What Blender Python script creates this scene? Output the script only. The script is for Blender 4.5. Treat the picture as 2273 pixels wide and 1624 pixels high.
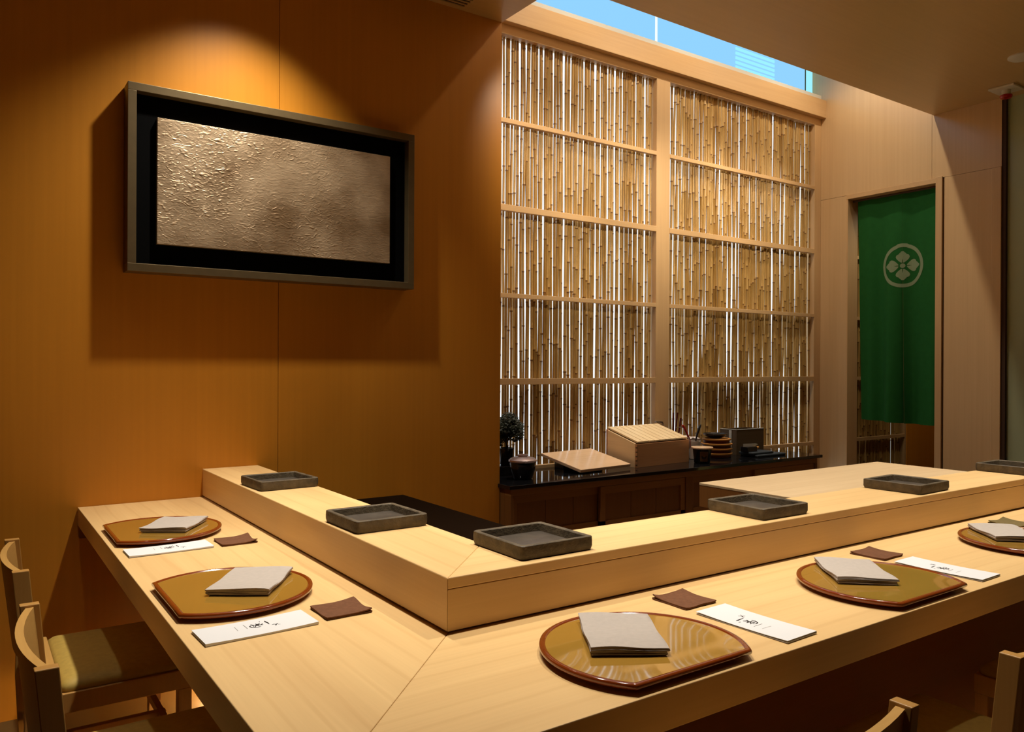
import bpy, bmesh, math, random
from mathutils import Vector, Matrix
random.seed(7)
C = bpy.context.scene.collection
for o in list(bpy.data.objects): bpy.data.objects.remove(o)

# ------------------------------------------------------------------ camera
ZC = 0.75                                   # height of the lower counter top
YAW, PIT, ROL = -0.6062, -0.0011, 0.0047
CAM = Vector((-0.8033, -1.3839, 0.5435 + ZC))
fw = Vector((-math.sin(YAW)*math.cos(PIT), math.cos(YAW)*math.cos(PIT), math.sin(PIT)))
rt = fw.cross(Vector((0, 0, 1))).normalized(); up = rt.cross(fw)
rt, up = math.cos(ROL)*rt + math.sin(ROL)*up, -math.sin(ROL)*rt + math.cos(ROL)*up
cd = bpy.data.cameras.new('camera'); cam = bpy.data.objects.new('camera', cd); C.objects.link(cam)
cam.matrix_world = Matrix(((rt.x, up.x, -fw.x, CAM.x), (rt.y, up.y, -fw.y, CAM.y), (rt.z, up.z, -fw.z, CAM.z), (0, 0, 0, 1)))
cd.sensor_width = 36; cd.lens = 36*1753.87/2273; cd.clip_start = 0.05
S = bpy.context.scene; S.camera = cam
S.view_settings.view_transform = 'Standard'; S.view_settings.look = 'None'
S.view_settings.exposure = 0.0; S.view_settings.gamma = 1.0; S.view_settings.use_curve_mapping = False

# ------------------------------------------------------------------ world and lamps
wd = bpy.data.worlds.new('world'); S.world = wd; wd.use_nodes = True
wd.node_tree.nodes['Background'].inputs[0].default_value = (0.30, 0.62, 1.0, 1)
wd.node_tree.nodes['Background'].inputs[1].default_value = 0.6
CEIL = 3.057
def spot(loc, power, cone, blend, col=(1.0, .93, .82), target=None, size=.03):
    l = bpy.data.lights.new('downlight', 'SPOT'); l.energy = power; l.color = col
    l.spot_size = math.radians(cone); l.spot_blend = blend; l.shadow_soft_size = size
    o = bpy.data.objects.new('downlight', l); C.objects.link(o); o.location = loc
    d = (Vector(target) - Vector(loc)) if target else Vector((0, 0, -1))
    o.rotation_euler = d.to_track_quat('-Z', 'Y').to_euler()
    return o
BY_ = 2.384
ROW = .165                                   # the row of downlights runs above the raised ledge
P = 106
spot((ROW, 1.55, CEIL-.03), 118, 100, 1.0, target=(.04, 1.70, .75))
spot((ROW, .75, CEIL-.03), P, 72, .8, target=(.08, .75, .8))
spot((ROW+.01, ROW, CEIL-.03), P, 74, .75)
for x in (.98, 1.78, 2.58, 3.38): spot((x, ROW, CEIL-.03), P, 74, .75)
for x, y in ((-.62, 1.30), (1.28, -.64)): spot((x, y, CEIL-.03), 24, 58, .8)      # over the guests' seats
for x in (1.85, 2.60, 3.35, 4.00): spot((x, 1.22, CEIL-.03), 58, 66, 1.0, (1.0, .85, .64), (x, BY_, 2.30))   # wall washers aimed at the bamboo
for x in (2.2, 3.2, 4.2): spot((x, 1.75, 3.98), 46, 130, .6, (1.0, .87, .70))                # in the light well
for x in (1.9, 2.7, 3.5): spot((x, 1.97, 3.98), 92, 46, .6, (1.0, .90, .76))                 # down onto the back worktop
spot((5.55, 1.70, 2.72), 24, 150, .5, (1.0, .85, .6))                                        # passage behind the curtain

# ------------------------------------------------------------------ materials
def nodes(name):
    m = bpy.data.materials.new(name); m.use_nodes = True
    nt = m.node_tree; return m, nt, nt.nodes['Principled BSDF']
def plain(name, col, rough=.5, metal=0, spec=.5, coat=0, noise=0, nscale=40, bump=0, bscale=200):
    m, nt, b = nodes(name)
    b.inputs['Base Color'].default_value = (*col, 1); b.inputs['Roughness'].default_value = rough
    b.inputs['Metallic'].default_value = metal; b.inputs['Specular IOR Level'].default_value = spec
    b.inputs['Coat Weight'].default_value = coat; b.inputs['Coat Roughness'].default_value = .04
    tc = nt.nodes.new('ShaderNodeTexCoord')
    if noise:
        n = nt.nodes.new('ShaderNodeTexNoise'); n.inputs['Scale'].default_value = nscale; n.inputs['Detail'].default_value = 5
        nt.links.new(tc.outputs['Object'], n.inputs['Vector'])
        r = nt.nodes.new('ShaderNodeValToRGB')
        r.color_ramp.elements[0].position = .3; r.color_ramp.elements[1].position = .7
        r.color_ramp.elements[0].color = (*[c*(1-noise) for c in col], 1); r.color_ramp.elements[1].color = (*[min(1, c*(1+noise)) for c in col], 1)
        nt.links.new(n.outputs['Fac'], r.inputs['Fac']); nt.links.new(r.outputs['Color'], b.inputs['Base Color'])
    if bump:
        n2 = nt.nodes.new('ShaderNodeTexNoise'); n2.inputs['Scale'].default_value = bscale; n2.inputs['Detail'].default_value = 4
        nt.links.new(tc.outputs['Object'], n2.inputs['Vector'])
        bp = nt.nodes.new('ShaderNodeBump'); bp.inputs['Strength'].default_value = bump; bp.inputs['Distance'].default_value = .004
        nt.links.new(n2.outputs['Fac'], bp.inputs['Height']); nt.links.new(bp.outputs['Normal'], b.inputs['Normal'])
    return m
def wood(name, col, axis='X', rough=.45, grain=.16, fine=.06, scale=1.0, spec=.4, rings=0.0):
    """flat-sawn timber: broad wavy figure plus fine fibre, both stretched along one axis"""
    m, nt, b = nodes(name); N = nt.nodes.new; L = nt.links.new
    b.inputs['Roughness'].default_value = rough; b.inputs['Specular IOR Level'].default_value = spec
    tc = N('ShaderNodeTexCoord')
    def mapped(s_along, s_across):
        mp = N('ShaderNodeMapping'); sc = [s_across*scale]*3; sc['XYZ'.index(axis)] = s_along*scale
        mp.inputs['Scale'].default_value = sc; L(tc.outputs['Object'], mp.inputs['Vector']); return mp
    a = N('ShaderNodeTexNoise'); a.inputs['Scale'].default_value = 1; a.inputs['Detail'].default_value = 3; a.inputs['Distortion'].default_value = .6
    L(mapped(.8, 8).outputs[0], a.inputs['Vector'])
    f = N('ShaderNodeTexNoise'); f.inputs['Scale'].default_value = 1; f.inputs['Detail'].default_value = 4
    L(mapped(3.0, 160).outputs[0], f.inputs['Vector'])
    r1 = N('ShaderNodeValToRGB'); e = r1.color_ramp.elements
    e[0].position, e[1].position = .32, .68
    e[0].color = (col[0]*(1-grain*.7), col[1]*(1-grain), col[2]*(1-grain*1.25), 1); e[1].color = (min(1, col[0]*(1+grain*.35)), col[1]*(1+grain*.4), col[2]*(1+grain*.5), 1)
    L(a.outputs['Fac'], r1.inputs['Fac'])
    r2 = N('ShaderNodeValToRGB'); e = r2.color_ramp.elements; e[0].position, e[1].position = .35, .65
    e[0].color = (1-fine, 1-fine*1.2, 1-fine*1.5, 1); e[1].color = (1, 1, 1, 1)
    L(f.outputs['Fac'], r2.inputs['Fac'])
    mx = N('ShaderNodeMix'); mx.data_type = 'RGBA'; mx.blend_type = 'MULTIPLY'; mx.inputs['Factor'].default_value = 1
    L(r1.outputs['Color'], mx.inputs['A']); L(r2.outputs['Color'], mx.inputs['B'])
    out = mx.outputs['Result']
    if rings:
        w = N('ShaderNodeTexWave'); w.wave_type = 'BANDS'; w.bands_direction = {'X': 'Y', 'Y': 'X', 'Z': 'X'}[axis]
        w.inputs['Scale'].default_value = 1.7; w.inputs['Distortion'].default_value = 4.5; w.inputs['Detail'].default_value = 1.5; w.inputs['Detail Scale'].default_value = 1.2
        L(mapped(.35, 3.2).outputs[0], w.inputs['Vector'])
        r3 = N('ShaderNodeValToRGB'); e = r3.color_ramp.elements; e[0].position, e[1].position = .0, .12
        e[0].color = (1-rings*.7, 1-rings, 1-rings*1.3, 1); e[1].color = (1, 1, 1, 1)
        L(w.outputs['Fac'], r3.inputs['Fac'])
        m2 = N('ShaderNodeMix'); m2.data_type = 'RGBA'; m2.blend_type = 'MULTIPLY'; m2.inputs['Factor'].default_value = 1
        L(out, m2.inputs['A']); L(r3.outputs['Color'], m2.inputs['B']); out = m2.outputs['Result']
    L(out, b.inputs['Base Color'])
    return m
def emis(name, col, strength):
    m = bpy.data.materials.new(name); m.use_nodes = True; nt = m.node_tree
    nt.nodes.remove(nt.nodes['Principled BSDF']); e = nt.nodes.new('ShaderNodeEmission')
    e.inputs[0].default_value = (*col, 1); e.inputs[1].default_value = strength
    nt.links.new(e.outputs[0], nt.nodes['Material Output'].inputs[0]); return m

HIN = (.775, .517, .222)
M = {}
M['hinoki_x'] = wood('hinoki_along_x', HIN, 'X', .42, .11, .035, rings=.07)
M['hinoki_y'] = wood('hinoki_along_y', HIN, 'Y', .42, .11, .035, rings=.08)
M['tabletop'] = wood('chopping_wood', (.60, .43, .235), 'X', .5, .12, .05, rings=.06)
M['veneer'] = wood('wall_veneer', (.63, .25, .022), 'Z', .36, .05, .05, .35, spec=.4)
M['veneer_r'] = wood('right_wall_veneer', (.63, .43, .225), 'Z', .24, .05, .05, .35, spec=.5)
M['ceilwood'] = wood('ceiling_veneer', (.56, .36, .14), 'X', .35, .05, .04, .35, spec=.5)
M['frame_x'] = wood('frame_wood_x', (.58, .375, .18), 'X', .5, .06, .05)
M['frame_z'] = wood('frame_wood_z', (.58, .375, .18), 'Z', .5, .06, .05)
M['chair'] = wood('chair_wood', (.46, .24, .06), 'Z', .4, .08, .06)
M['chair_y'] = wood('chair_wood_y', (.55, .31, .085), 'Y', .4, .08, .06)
M['cush'] = plain('olive_upholstery', (.43, .285, .052), .7, noise=.08, nscale=60, bump=.15, bscale=900)
M['base'] = wood('counter_base_wood', (.23, .075, .012), 'X', .5, .1, .06)
M['cab_x'] = wood('cabinet_wood_x', (.30, .125, .03), 'X', .5, .08, .08)
M['cab_z'] = wood('cabinet_wood_z', (.22, .085, .018), 'Z', .5, .08, .08)
M['black'] = plain('black_granite', (.006, .006, .007), .07, spec=.6)
M['darktop'] = plain('dark_steel_worktop', (.007, .003, .001), .8, spec=.02)
M['floor'] = plain('floor_stone', (.10, .055, .014), .45, noise=.08, nscale=6)
M['plaster'] = plain('plaster', (.55, .42, .25), .8)
M['green_glass'] = plain('green_glass', (.36, .42, .27), .25, spec=.5)
M['blackframe'] = plain('black_matting', (.002, .002, .002), .9, spec=.05)
M['bronze'] = plain('bronze_frame', (.17, .12, .055), .42, metal=.55, noise=.06, nscale=30)
M['rim'] = plain('tray_rim_lacquer', (.20, .035, .004), .12, coat=.6)
M['tray'] = plain('amber_lacquer', (.39, .21, .032), .07, coat=1, noise=.02, nscale=8, bump=.006, bscale=14)
M['napkin'] = plain('linen', (.46, .40, .345), .9, spec=.1, noise=.04, nscale=90, bump=.10, bscale=700)
M['card'] = plain('card_paper', (.72, .71, .70), .8, spec=.2)
M['ink'] = plain('ink', (.035, .028, .026), .8, spec=.1)
M['inkgrey'] = plain('grey_ink', (.33, .30, .28), .8, spec=.1)
M['coaster'] = plain('brown_felt', (.155, .068, .034), .9, spec=.1, noise=.12, nscale=120, bump=.15, bscale=600)
M['coaster_o'] = plain('olive_felt', (.17, .125, .05), .9, spec=.1, noise=.12, nscale=120, bump=.15, bscale=600)
M['stone'] = plain('rough_stoneware', (.095, .069, .038), .58, spec=.35, noise=.35, nscale=38, bump=.45, bscale=130)
M['stone_in'] = plain('worn_stoneware', (.075, .060, .046), .28, spec=.55, noise=.28, nscale=16, bump=.1, bscale=90)
M['green'] = plain('green_cloth', (.014, .098, .020), .85, spec=.1, noise=.06, nscale=25)
M['crest'] = plain('crest_print', (.20, .26, .15), .85, spec=.1)
M['lightwood'] = wood('pale_cypress', (.86, .60, .37), 'X', .24, .08, .06)
M['lightwood_y'] = wood('pale_cypress_y', (.88, .68, .40), 'Y', .4, .08, .06)
M['boxwood'] = wood('box_cedar', (.55, .28, .12), 'X', .45, .1, .08)
M['steel'] = plain('steel', (.62, .63, .65), .2, metal=1)
M['greysteel'] = plain('greyed_metal', (.60, .62, .58), .45, metal=.3)
M['red'] = plain('red_plastic', (.42, .012, .010), .3)
M['darkred'] = plain('dark_red_lacquer', (.10, .010, .008), .35)
M['blk'] = plain('black_gloss', (.010, .010, .012), .18, spec=.5)
M['white'] = plain('white_ceramic', (.62, .58, .52), .3)
M['towel'] = plain('towel_cloth', (.62, .54, .50), .9, spec=.1, bump=.2, bscale=400)
M['darkwood'] = wood('dark_box_wood', (.10, .065, .03), 'X', .5, .12, .08)
M['slate'] = plain('dark_blue_cloth', (.020, .028, .036), .7)
M['lidlac'] = plain('pot_lid_glaze', (.50, .38, .36), .22, spec=.7, metal=.6)
M['ringwood'] = wood('bentwood', (.55, .26, .06), 'X', .45, .1, .06)
M['leaf'] = plain('bonsai_leaf', (.020, .027, .008), .6, noise=.4, nscale=60)
M['bark'] = plain('bonsai_bark', (.06, .035, .018), .8)
M['whiteplastic'] = plain('white_plastic', (.62, .56, .42), .5)
M['redlens'] = plain('red_lens', (.35, .005, .004), .25)
M['trimwhite'] = plain('grey_sill', (.55, .55, .50), .5)
M['dark_gap'] = plain('dark_joint', (.05, .02, .006), .8)
M['pane_sky'] = emis('sky_lit_glass', (.28, .63, 1.0), 1.05)
M['window_glow'] = emis('painted_window_glow', (.33, .85, 1.0), 1.05)  # painted glow for the louvre reflection and the bright jamb
M['pane_back'] = emis('backlit_frosted_glass', (.82, .92, 1.0), 1.55)
M['pane_dim'] = emis('dim_frosted_glass', (.95, .85, .6), .35)
M['led'] = emis('toe_kick_led', (1.0, .72, .34), 75)

# gold-leaf artwork: crinkled foil
def foil():
    m, nt, b = nodes('gold_foil_leaf'); N = nt.nodes.new; L = nt.links.new
    tc = N('ShaderNodeTexCoord')
    n1 = N('ShaderNodeTexNoise'); n1.inputs['Scale'].default_value = 5; n1.inputs['Detail'].default_value = 6
    L(tc.outputs['Object'], n1.inputs['Vector'])
    mp = N('ShaderNodeMapping'); mp.inputs['Scale'].default_value = (1, 1, 1.9); L(tc.outputs['Object'], mp.inputs['Vector'])
    n2 = N('ShaderNodeTexNoise'); n2.noise_type = 'RIDGED_MULTIFRACTAL'; n2.inputs['Scale'].default_value = 30; n2.inputs['Detail'].default_value = 5; n2.inputs['Distortion'].default_value = 1.6
    L(mp.outputs[0], n2.inputs['Vector'])
    n3 = N('ShaderNodeTexNoise'); n3.inputs['Scale'].default_value = 3.2; n3.inputs['Detail'].default_value = 3
    L(tc.outputs['Object'], n3.inputs['Vector'])
    mk = N('ShaderNodeMapRange'); mk.inputs['From Min'].default_value = .28; mk.inputs['From Max'].default_value = .56; L(n3.outputs['Fac'], mk.inputs['Value'])
    r = N('ShaderNodeValToRGB'); e = r.color_ramp.elements; e[0].position, e[1].position = .35, .70
    e[0].color = (.25, .155, .075, 1); e[1].color = (.60, .44, .27, 1); L(n1.outputs['Fac'], r.inputs['Fac']); L(r.outputs['Color'], b.inputs['Base Color'])
    # the leaf is heavily crinkled to the left and centre, calmer at the right end
    sx = N('ShaderNodeSeparateXYZ'); L(tc.outputs['Object'], sx.inputs[0])
    gx = N('ShaderNodeMapRange'); gx.inputs['From Min'].default_value = .10; gx.inputs['From Max'].default_value = .36; gx.inputs['To Min'].default_value = 1; gx.inputs['To Max'].default_value = .30; L(sx.outputs['X'], gx.inputs['Value'])
    mg = N('ShaderNodeMath'); mg.operation = 'MULTIPLY'; L(mk.outputs[0], mg.inputs[0]); L(gx.outputs[0], mg.inputs[1])
    mul = N('ShaderNodeMath'); mul.operation = 'MULTIPLY'; L(n2.outputs['Fac'], mul.inputs[0]); L(mg.outputs[0], mul.inputs[1])
    # fine crinkle everywhere, running mostly sideways
    mp2 = N('ShaderNodeMapping'); mp2.inputs['Scale'].default_value = (34, 34, 95); L(tc.outputs['Object'], mp2.inputs['Vector'])
    n4 = N('ShaderNodeTexNoise'); n4.inputs['Scale'].default_value = 1; n4.inputs['Detail'].default_value = 6; n4.inputs['Distortion'].default_value = .8
    L(mp2.outputs[0], n4.inputs['Vector'])
    ad = N('ShaderNodeMath'); ad.operation = 'MULTIPLY_ADD'; L(n4.outputs['Fac'], ad.inputs[0]); ad.inputs[1].default_value = .38; L(mul.outputs[0], ad.inputs[2])
    # painted highlights: paler colour on the ridges of the creases
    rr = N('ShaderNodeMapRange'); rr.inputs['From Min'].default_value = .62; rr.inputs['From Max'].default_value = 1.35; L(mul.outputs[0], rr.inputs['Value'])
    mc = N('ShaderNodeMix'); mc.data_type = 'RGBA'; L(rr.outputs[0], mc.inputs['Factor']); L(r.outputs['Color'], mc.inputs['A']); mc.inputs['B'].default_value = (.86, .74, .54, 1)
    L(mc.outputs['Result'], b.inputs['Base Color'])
    bp = N('ShaderNodeBump'); bp.inputs['Strength'].default_value = .55; bp.inputs['Distance'].default_value = .007
    L(ad.outputs[0], bp.inputs['Height']); L(bp.outputs['Normal'], b.inputs['Normal'])
    b.inputs['Metallic'].default_value = .45; b.inputs['Roughness'].default_value = .46
    return m
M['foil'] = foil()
# bamboo: tone varies from cane to cane, nodes are darker (mesh attribute 'node')
def bamboo():
    m, nt, b = nodes('bamboo_skin'); N = nt.nodes.new; L = nt.links.new
    oi = N('ShaderNodeObjectInfo'); r = N('ShaderNodeValToRGB'); e = r.color_ramp.elements
    e[0].color = (.39, .21, .048, 1); e[1].color = (.61, .385, .13, 1); L(oi.outputs['Random'], r.inputs['Fac'])
    at = N('ShaderNodeAttribute'); at.attribute_name = 'node'
    tc = N('ShaderNodeTexCoord'); mp = N('ShaderNodeMapping'); mp.inputs['Scale'].default_value = (60, 60, 3); L(tc.outputs['Object'], mp.inputs[0])
    n = N('ShaderNodeTexNoise'); n.inputs['Scale'].default_value = 1.5; n.inputs['Detail'].default_value = 4; L(mp.outputs[0], n.inputs['Vector'])
    mx = N('ShaderNodeMix'); mx.data_type = 'RGBA'; mx.blend_type = 'MULTIPLY'; mx.inputs['Factor'].default_value = .35
    L(r.outputs['Color'], mx.inputs['A']); L(n.outputs['Fac'], mx.inputs['B'])
    m2 = N('ShaderNodeMix'); m2.data_type = 'RGBA'; L(at.outputs['Fac'], m2.inputs['Factor']); L(mx.outputs['Result'], m2.inputs['A']); m2.inputs['B'].default_value = (.14, .055, .012, 1)
    L(m2.outputs['Result'], b.inputs['Base Color']); b.inputs['Roughness'].default_value = .38
    return m
M['bamboo'] = bamboo()

# ------------------------------------------------------------------ mesh helpers
class MB:
    def __init__(s): s.v = []; s.f = []; s.attr = None
    def add(s, vs, fs):
        o = len(s.v); s.v += [tuple(v) for v in vs]; s.f += [tuple(i+o for i in f) for f in fs]; return s
    def box(s, x0, x1, y0, y1, z0, z1):
        return s.add([(x0,y0,z0),(x1,y0,z0),(x1,y1,z0),(x0,y1,z0),(x0,y0,z1),(x1,y0,z1),(x1,y1,z1),(x0,y1,z1)],
                     [(3,2,1,0),(4,5,6,7),(0,1,5,4),(1,2,6,5),(2,3,7,6),(3,0,4,7)])
    def prism(s, poly, z0, z1):
        n = len(poly)
        return s.add([(x,y,z0) for x,y in poly]+[(x,y,z1) for x,y in poly],
                     [tuple(range(n-1,-1,-1)), tuple(range(n,2*n))]+[(i,(i+1)%n,(i+1)%n+n,i+n) for i in range(n)])
    def loft(s, loops, cap0=True, cap1=True):
        n = len(loops[0]); fs = []
        for k in range(len(loops)-1):
            for i in range(n): fs.append((k*n+i, k*n+(i+1)%n, (k+1)*n+(i+1)%n, (k+1)*n+i))
        if cap0: fs.append(tuple(range(n-1,-1,-1)))
        if cap1: fs.append(tuple(range((len(loops)-1)*n, len(loops)*n)))
        return s.add([p for l in loops for p in l], fs)
    def tube(s, pts, rad, seg=8, flat=1.0):
        pts = [Vector(p) for p in pts]; loops = []
        for i, p in enumerate(pts):
            t = (pts[min(i+1, len(pts)-1)]-pts[max(i-1, 0)]).normalized()
            a = t.cross(Vector((0,0,1))); a = a.normalized() if a.length > 1e-3 else Vector((1,0,0))
            b = a.cross(t).normalized(); r = rad[i] if isinstance(rad, (list, tuple)) else rad
            loops.append([p + a*math.cos(k*2*math.pi/seg)*r + b*math.sin(k*2*math.pi/seg)*r*flat for k in range(seg)])
        return s.loft(loops)
    def lathe(s, prof, seg=32, c=(0,0)):
        loops = [[(c[0]+r*math.cos(k*2*math.pi/seg), c[1]+r*math.sin(k*2*math.pi/seg), z) for k in range(seg)] for r, z in prof]
        return s.loft(loops)
    def mesh(s, name):
        me = bpy.data.meshes.new(name); me.from_pydata(s.v, [], s.f); me.update(); return me
def obj(name, mb, mat, parent=None, bevel=0, smooth=None, loc=None, seg=2):
    me = mb.mesh(name) if isinstance(mb, MB) else mb
    if isinstance(mat, str): mat = M[mat]
    if not me.materials: me.materials.append(mat)
    bm = bmesh.new(); bm.from_mesh(me); bmesh.ops.recalc_face_normals(bm, faces=bm.faces)
    if bevel:
        es = [e for e in bm.edges if len(e.link_faces) == 2 and e.calc_face_angle(0) > .6]
        bmesh.ops.bevel(bm, geom=es, offset=bevel, segments=seg, profile=.5, affect='EDGES', clamp_overlap=True)
    if smooth is not None:
        for f in bm.faces: f.smooth = True
        for e in bm.edges: e.smooth = not (len(e.link_faces) == 2 and e.calc_face_angle(0) > smooth)
    bm.to_mesh(me); bm.free()
    o = bpy.data.objects.new(name, me); C.objects.link(o)
    if parent: o.parent = parent
    if loc: o.location = loc
    return o
def tag(o, label=None, cat=None, group=None, kind=None):
    if label: o['label'] = label
    if cat: o['category'] = cat
    if group: o['group'] = group
    if kind: o['kind'] = kind
    return o
def thing(name, label, cat, loc=(0,0,0), rz=0, group=None):
    o = bpy.data.objects.new(name, None); C.objects.link(o); o.location = loc; o.rotation_euler = (0,0,rz); o.empty_display_size = .05
    return tag(o, label, cat, group)
def struct(name, mb, mat, bevel=0, parent=None):
    o = obj(name, mb, mat, parent, bevel)
    if not parent: tag(o, kind='structure')
    return o
def dup(root, loc, rz=0, label=None):
    r = root.copy(); C.objects.link(r); r.location = loc; r.rotation_euler = (0,0,rz)
    if label: r['label'] = label
    for ch in root.children:
        c = ch.copy(); C.objects.link(c); c.parent = r
        for g in ch.children:
            d = g.copy(); C.objects.link(d); d.parent = c
    return r
def rot2(x, y, a): return x*math.cos(a)-y*math.sin(a), x*math.sin(a)+y*math.cos(a)

# ------------------------------------------------------------------ the room
WY, EX, RX, BY, YC = 1.9958, 1.4652, 4.7724, 2.384, 1.4893
XL, YF, XR = -3.6, -4.2, 6.9
struct('floor', MB().box(XL, XR, YF, 2.75, -.12, 0), 'floor')
# picture wall: core with flush veneer panels, hairline joints between them
wl = struct('wall_back', MB().box(XL, EX-.002, WY+.014, 2.75, 0, CEIL+1.15), 'dark_gap')
xs = [XL, -2.15, -.92, .311, EX]
for i in range(4):
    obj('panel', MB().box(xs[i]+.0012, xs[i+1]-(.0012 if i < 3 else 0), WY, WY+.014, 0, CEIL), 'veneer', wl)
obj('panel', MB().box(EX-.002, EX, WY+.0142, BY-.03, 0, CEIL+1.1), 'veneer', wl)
# lower ceiling with the light well cut out of its far right
ce = struct('ceiling', MB().box(XL, EX, YF, 2.75, CEIL, CEIL+.09).box(EX, XR, YF, YC, CEIL, CEIL+.09), 'ceilwood')
struct('ceiling_light_well', MB().box(EX-.1, XR, YC-.1, 2.75, 4.1, 4.2), 'plaster')
struct('wall_light_well_front', MB().box(EX, RX+.12, YC-.03, YC-.0, CEIL+.09, 4.1), 'veneer_r')
struct('wall_light_well_left', MB().box(EX-.03, EX-.003, YC, WY+.013, CEIL+.09, 4.1), 'veneer_r')
struct('wall_left', MB().box(XL-.1, XL, YF, 2.75, 0, CEIL), 'base')
struct('wall_front', MB().box(XL, XR, YF-.1, YF, 0, CEIL), 'base')
# right wall with the doorway
D0, D1, DZ = 1.469, 2.136, 2.578
wr = struct('wall_right', MB().box(RX+.012, RX+.12, D1+.012, 2.75, 0, 4.1).box(RX+.012, RX+.12, 1.045, D0-.045, 0, 4.1).box(RX+.012, RX+.12, D0-.045, D1+.012, DZ+.04, 4.1), 'dark_gap')
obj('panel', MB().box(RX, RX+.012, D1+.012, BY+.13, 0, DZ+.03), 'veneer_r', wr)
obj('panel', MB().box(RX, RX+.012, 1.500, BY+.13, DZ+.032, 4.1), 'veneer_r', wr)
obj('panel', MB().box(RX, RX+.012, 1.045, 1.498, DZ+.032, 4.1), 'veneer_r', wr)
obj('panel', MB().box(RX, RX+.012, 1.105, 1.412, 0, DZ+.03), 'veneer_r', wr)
obj('edge_post', MB().box(RX-.006, RX+.012, 1.045, 1.103, 0, DZ+.03), 'veneer_r', wr, .002)
td = struct('trim_1', MB().box(RX-.008, RX+.13, D0-.045, D0, 0, DZ+.04), 'frame_z', .002)
obj('jamb', MB().box(RX-.003, RX+.13, D1, D1+.012, 0, DZ), 'frame_z', td, .001)
obj('head', MB().box(RX-.006, RX+.13, D0, D1+.012, DZ, DZ+.035), 'frame_x', td, .001)
# pale green glazed partition nearer the guests
wn = struct('window_3', MB().box(RX+.03, RX+.05, YF, 1.02, 0, CEIL), 'green_glass')
obj('edge_channel', MB().box(RX+.005, RX+.07, 1.02, 1.045, 0, CEIL), 'dark_gap', wn)
# passage behind the curtain
struct('wall_passage_end', MB().box(XR-.1, XR, YF, 2.75, 0, 4.1), 'veneer')
struct('wall_passage_back', MB().box(6.045, XR-.1, BY-.02, BY+.1, 0, 4.1), 'veneer')
struct('ceiling_passage', MB().box(RX+.12, XR-.1, YC, 2.75, 2.80, 2.86), 'plaster')
# windows behind the bamboo and above it
struct('window_2', MB().box(EX, RX, BY+.13, BY+.14, .3, 3.24), 'pane_back')
struct('window_4', MB().box(RX+.12, 6.045, BY+.13, BY+.14, .02, 2.8), 'pane_dim')
w1 = struct('window_1', MB().box(EX, 4.70, BY+.09, BY+.10, 3.40, 4.1), 'pane_sky')
obj('pane', MB().box(4.702, 4.7724, BY+.07, BY+.08, 3.36, 4.1), 'window_glow', w1)  # window jamb, its daylight painted as a glow
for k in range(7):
    obj('louvre_reflection', MB().box(3.86, 4.31, BY+.082, BY+.0885, 3.455+k*.034, 3.455+k*.034+.019), 'window_glow', w1)  # glowing strips painted as the reflection of louvres in the glass
obj('blind_gap', MB().add([(3.020,BY+.07,3.36),(3.046,BY+.07,3.36),(3.042,BY+.07,3.46),(3.039,BY+.07,4.1),(3.030,BY+.07,4.1),(3.028,BY+.07,3.46)],[(0,1,2,3,4,5)]).add([(3.020,BY+.08,3.36),(3.046,BY+.08,3.36),(3.042,BY+.08,3.46),(3.039,BY+.08,4.1),(3.030,BY+.08,4.1),(3.028,BY+.08,3.46)],[(5,4,3,2,1,0)]), emis('daylight_gap', (.93, 1, 1), 1.0), w1)
obj('sill', MB().box(EX, 4.715, BY-.050, BY+.085, 3.3885, 3.416), 'trimwhite', w1, .002)
bmz = struct('trim_2', MB().box(EX, RX, BY-.055, BY+.12, 3.25, 3.388), 'frame_x', .002)   # beam over the screen
struct('wall_window', MB().box(EX, RX+.12, BY+.141, 2.75, 0, 4.1), 'plaster')

# ------------------------------------------------------------------ bamboo screens
def cane_mesh(h, r, seed, wob, lean):
    rg = random.Random(seed); seg = 7; loops = []; at = []
    z = 0; nz = rg.uniform(.03, .25); x = y = 0.0; zs = [(0, 1, 0)]
    while nz < h-.02:
        zs += [(nz-.006, 1.0, 0), (nz-.0018, 1.13, 1), (nz+.0018, 1.13, 1), (nz+.006, .99, 0)]
        nz += rg.uniform(.16, .33)
    zs.append((h, .95, 0))
    zs = sorted(zs + [(k_*.11+.05, 1.0, 0) for k_ in range(int(h/.11)) if all(abs(k_*.11+.05-q[0]) > .02 for q in zs)])
    ph, am = rg.uniform(0, 6.28), rg.uniform(.3, 1)*wob; fr = rg.uniform(2.2, 5.5); zig = 0
    for i, (zz, k, a) in enumerate(zs):
        if a and zs[i-1][2] == 0: zig = 0
        x = lean*(zz-h/2) + am*math.sin(fr*zz+ph) + zig
        y = .3*am*math.sin(fr*.8*zz+ph+1)
        rr = r*k*(1.06-.12*zz/h)
        loops.append([(x+rr*math.cos(j*2*math.pi/seg), y+rr*math.sin(j*2*math.pi/seg), zz) for j in range(seg)])
        at += [float(a)]*seg
    mb = MB().loft(loops); me = mb.mesh('bamboo_cane'); me.materials.append(M['bamboo'])
    A = me.attributes.new('node', 'FLOAT', 'POINT'); A.data.foreach_set('value', at)
    for p_ in me.polygons: p_.use_smooth = True
    return me
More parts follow.
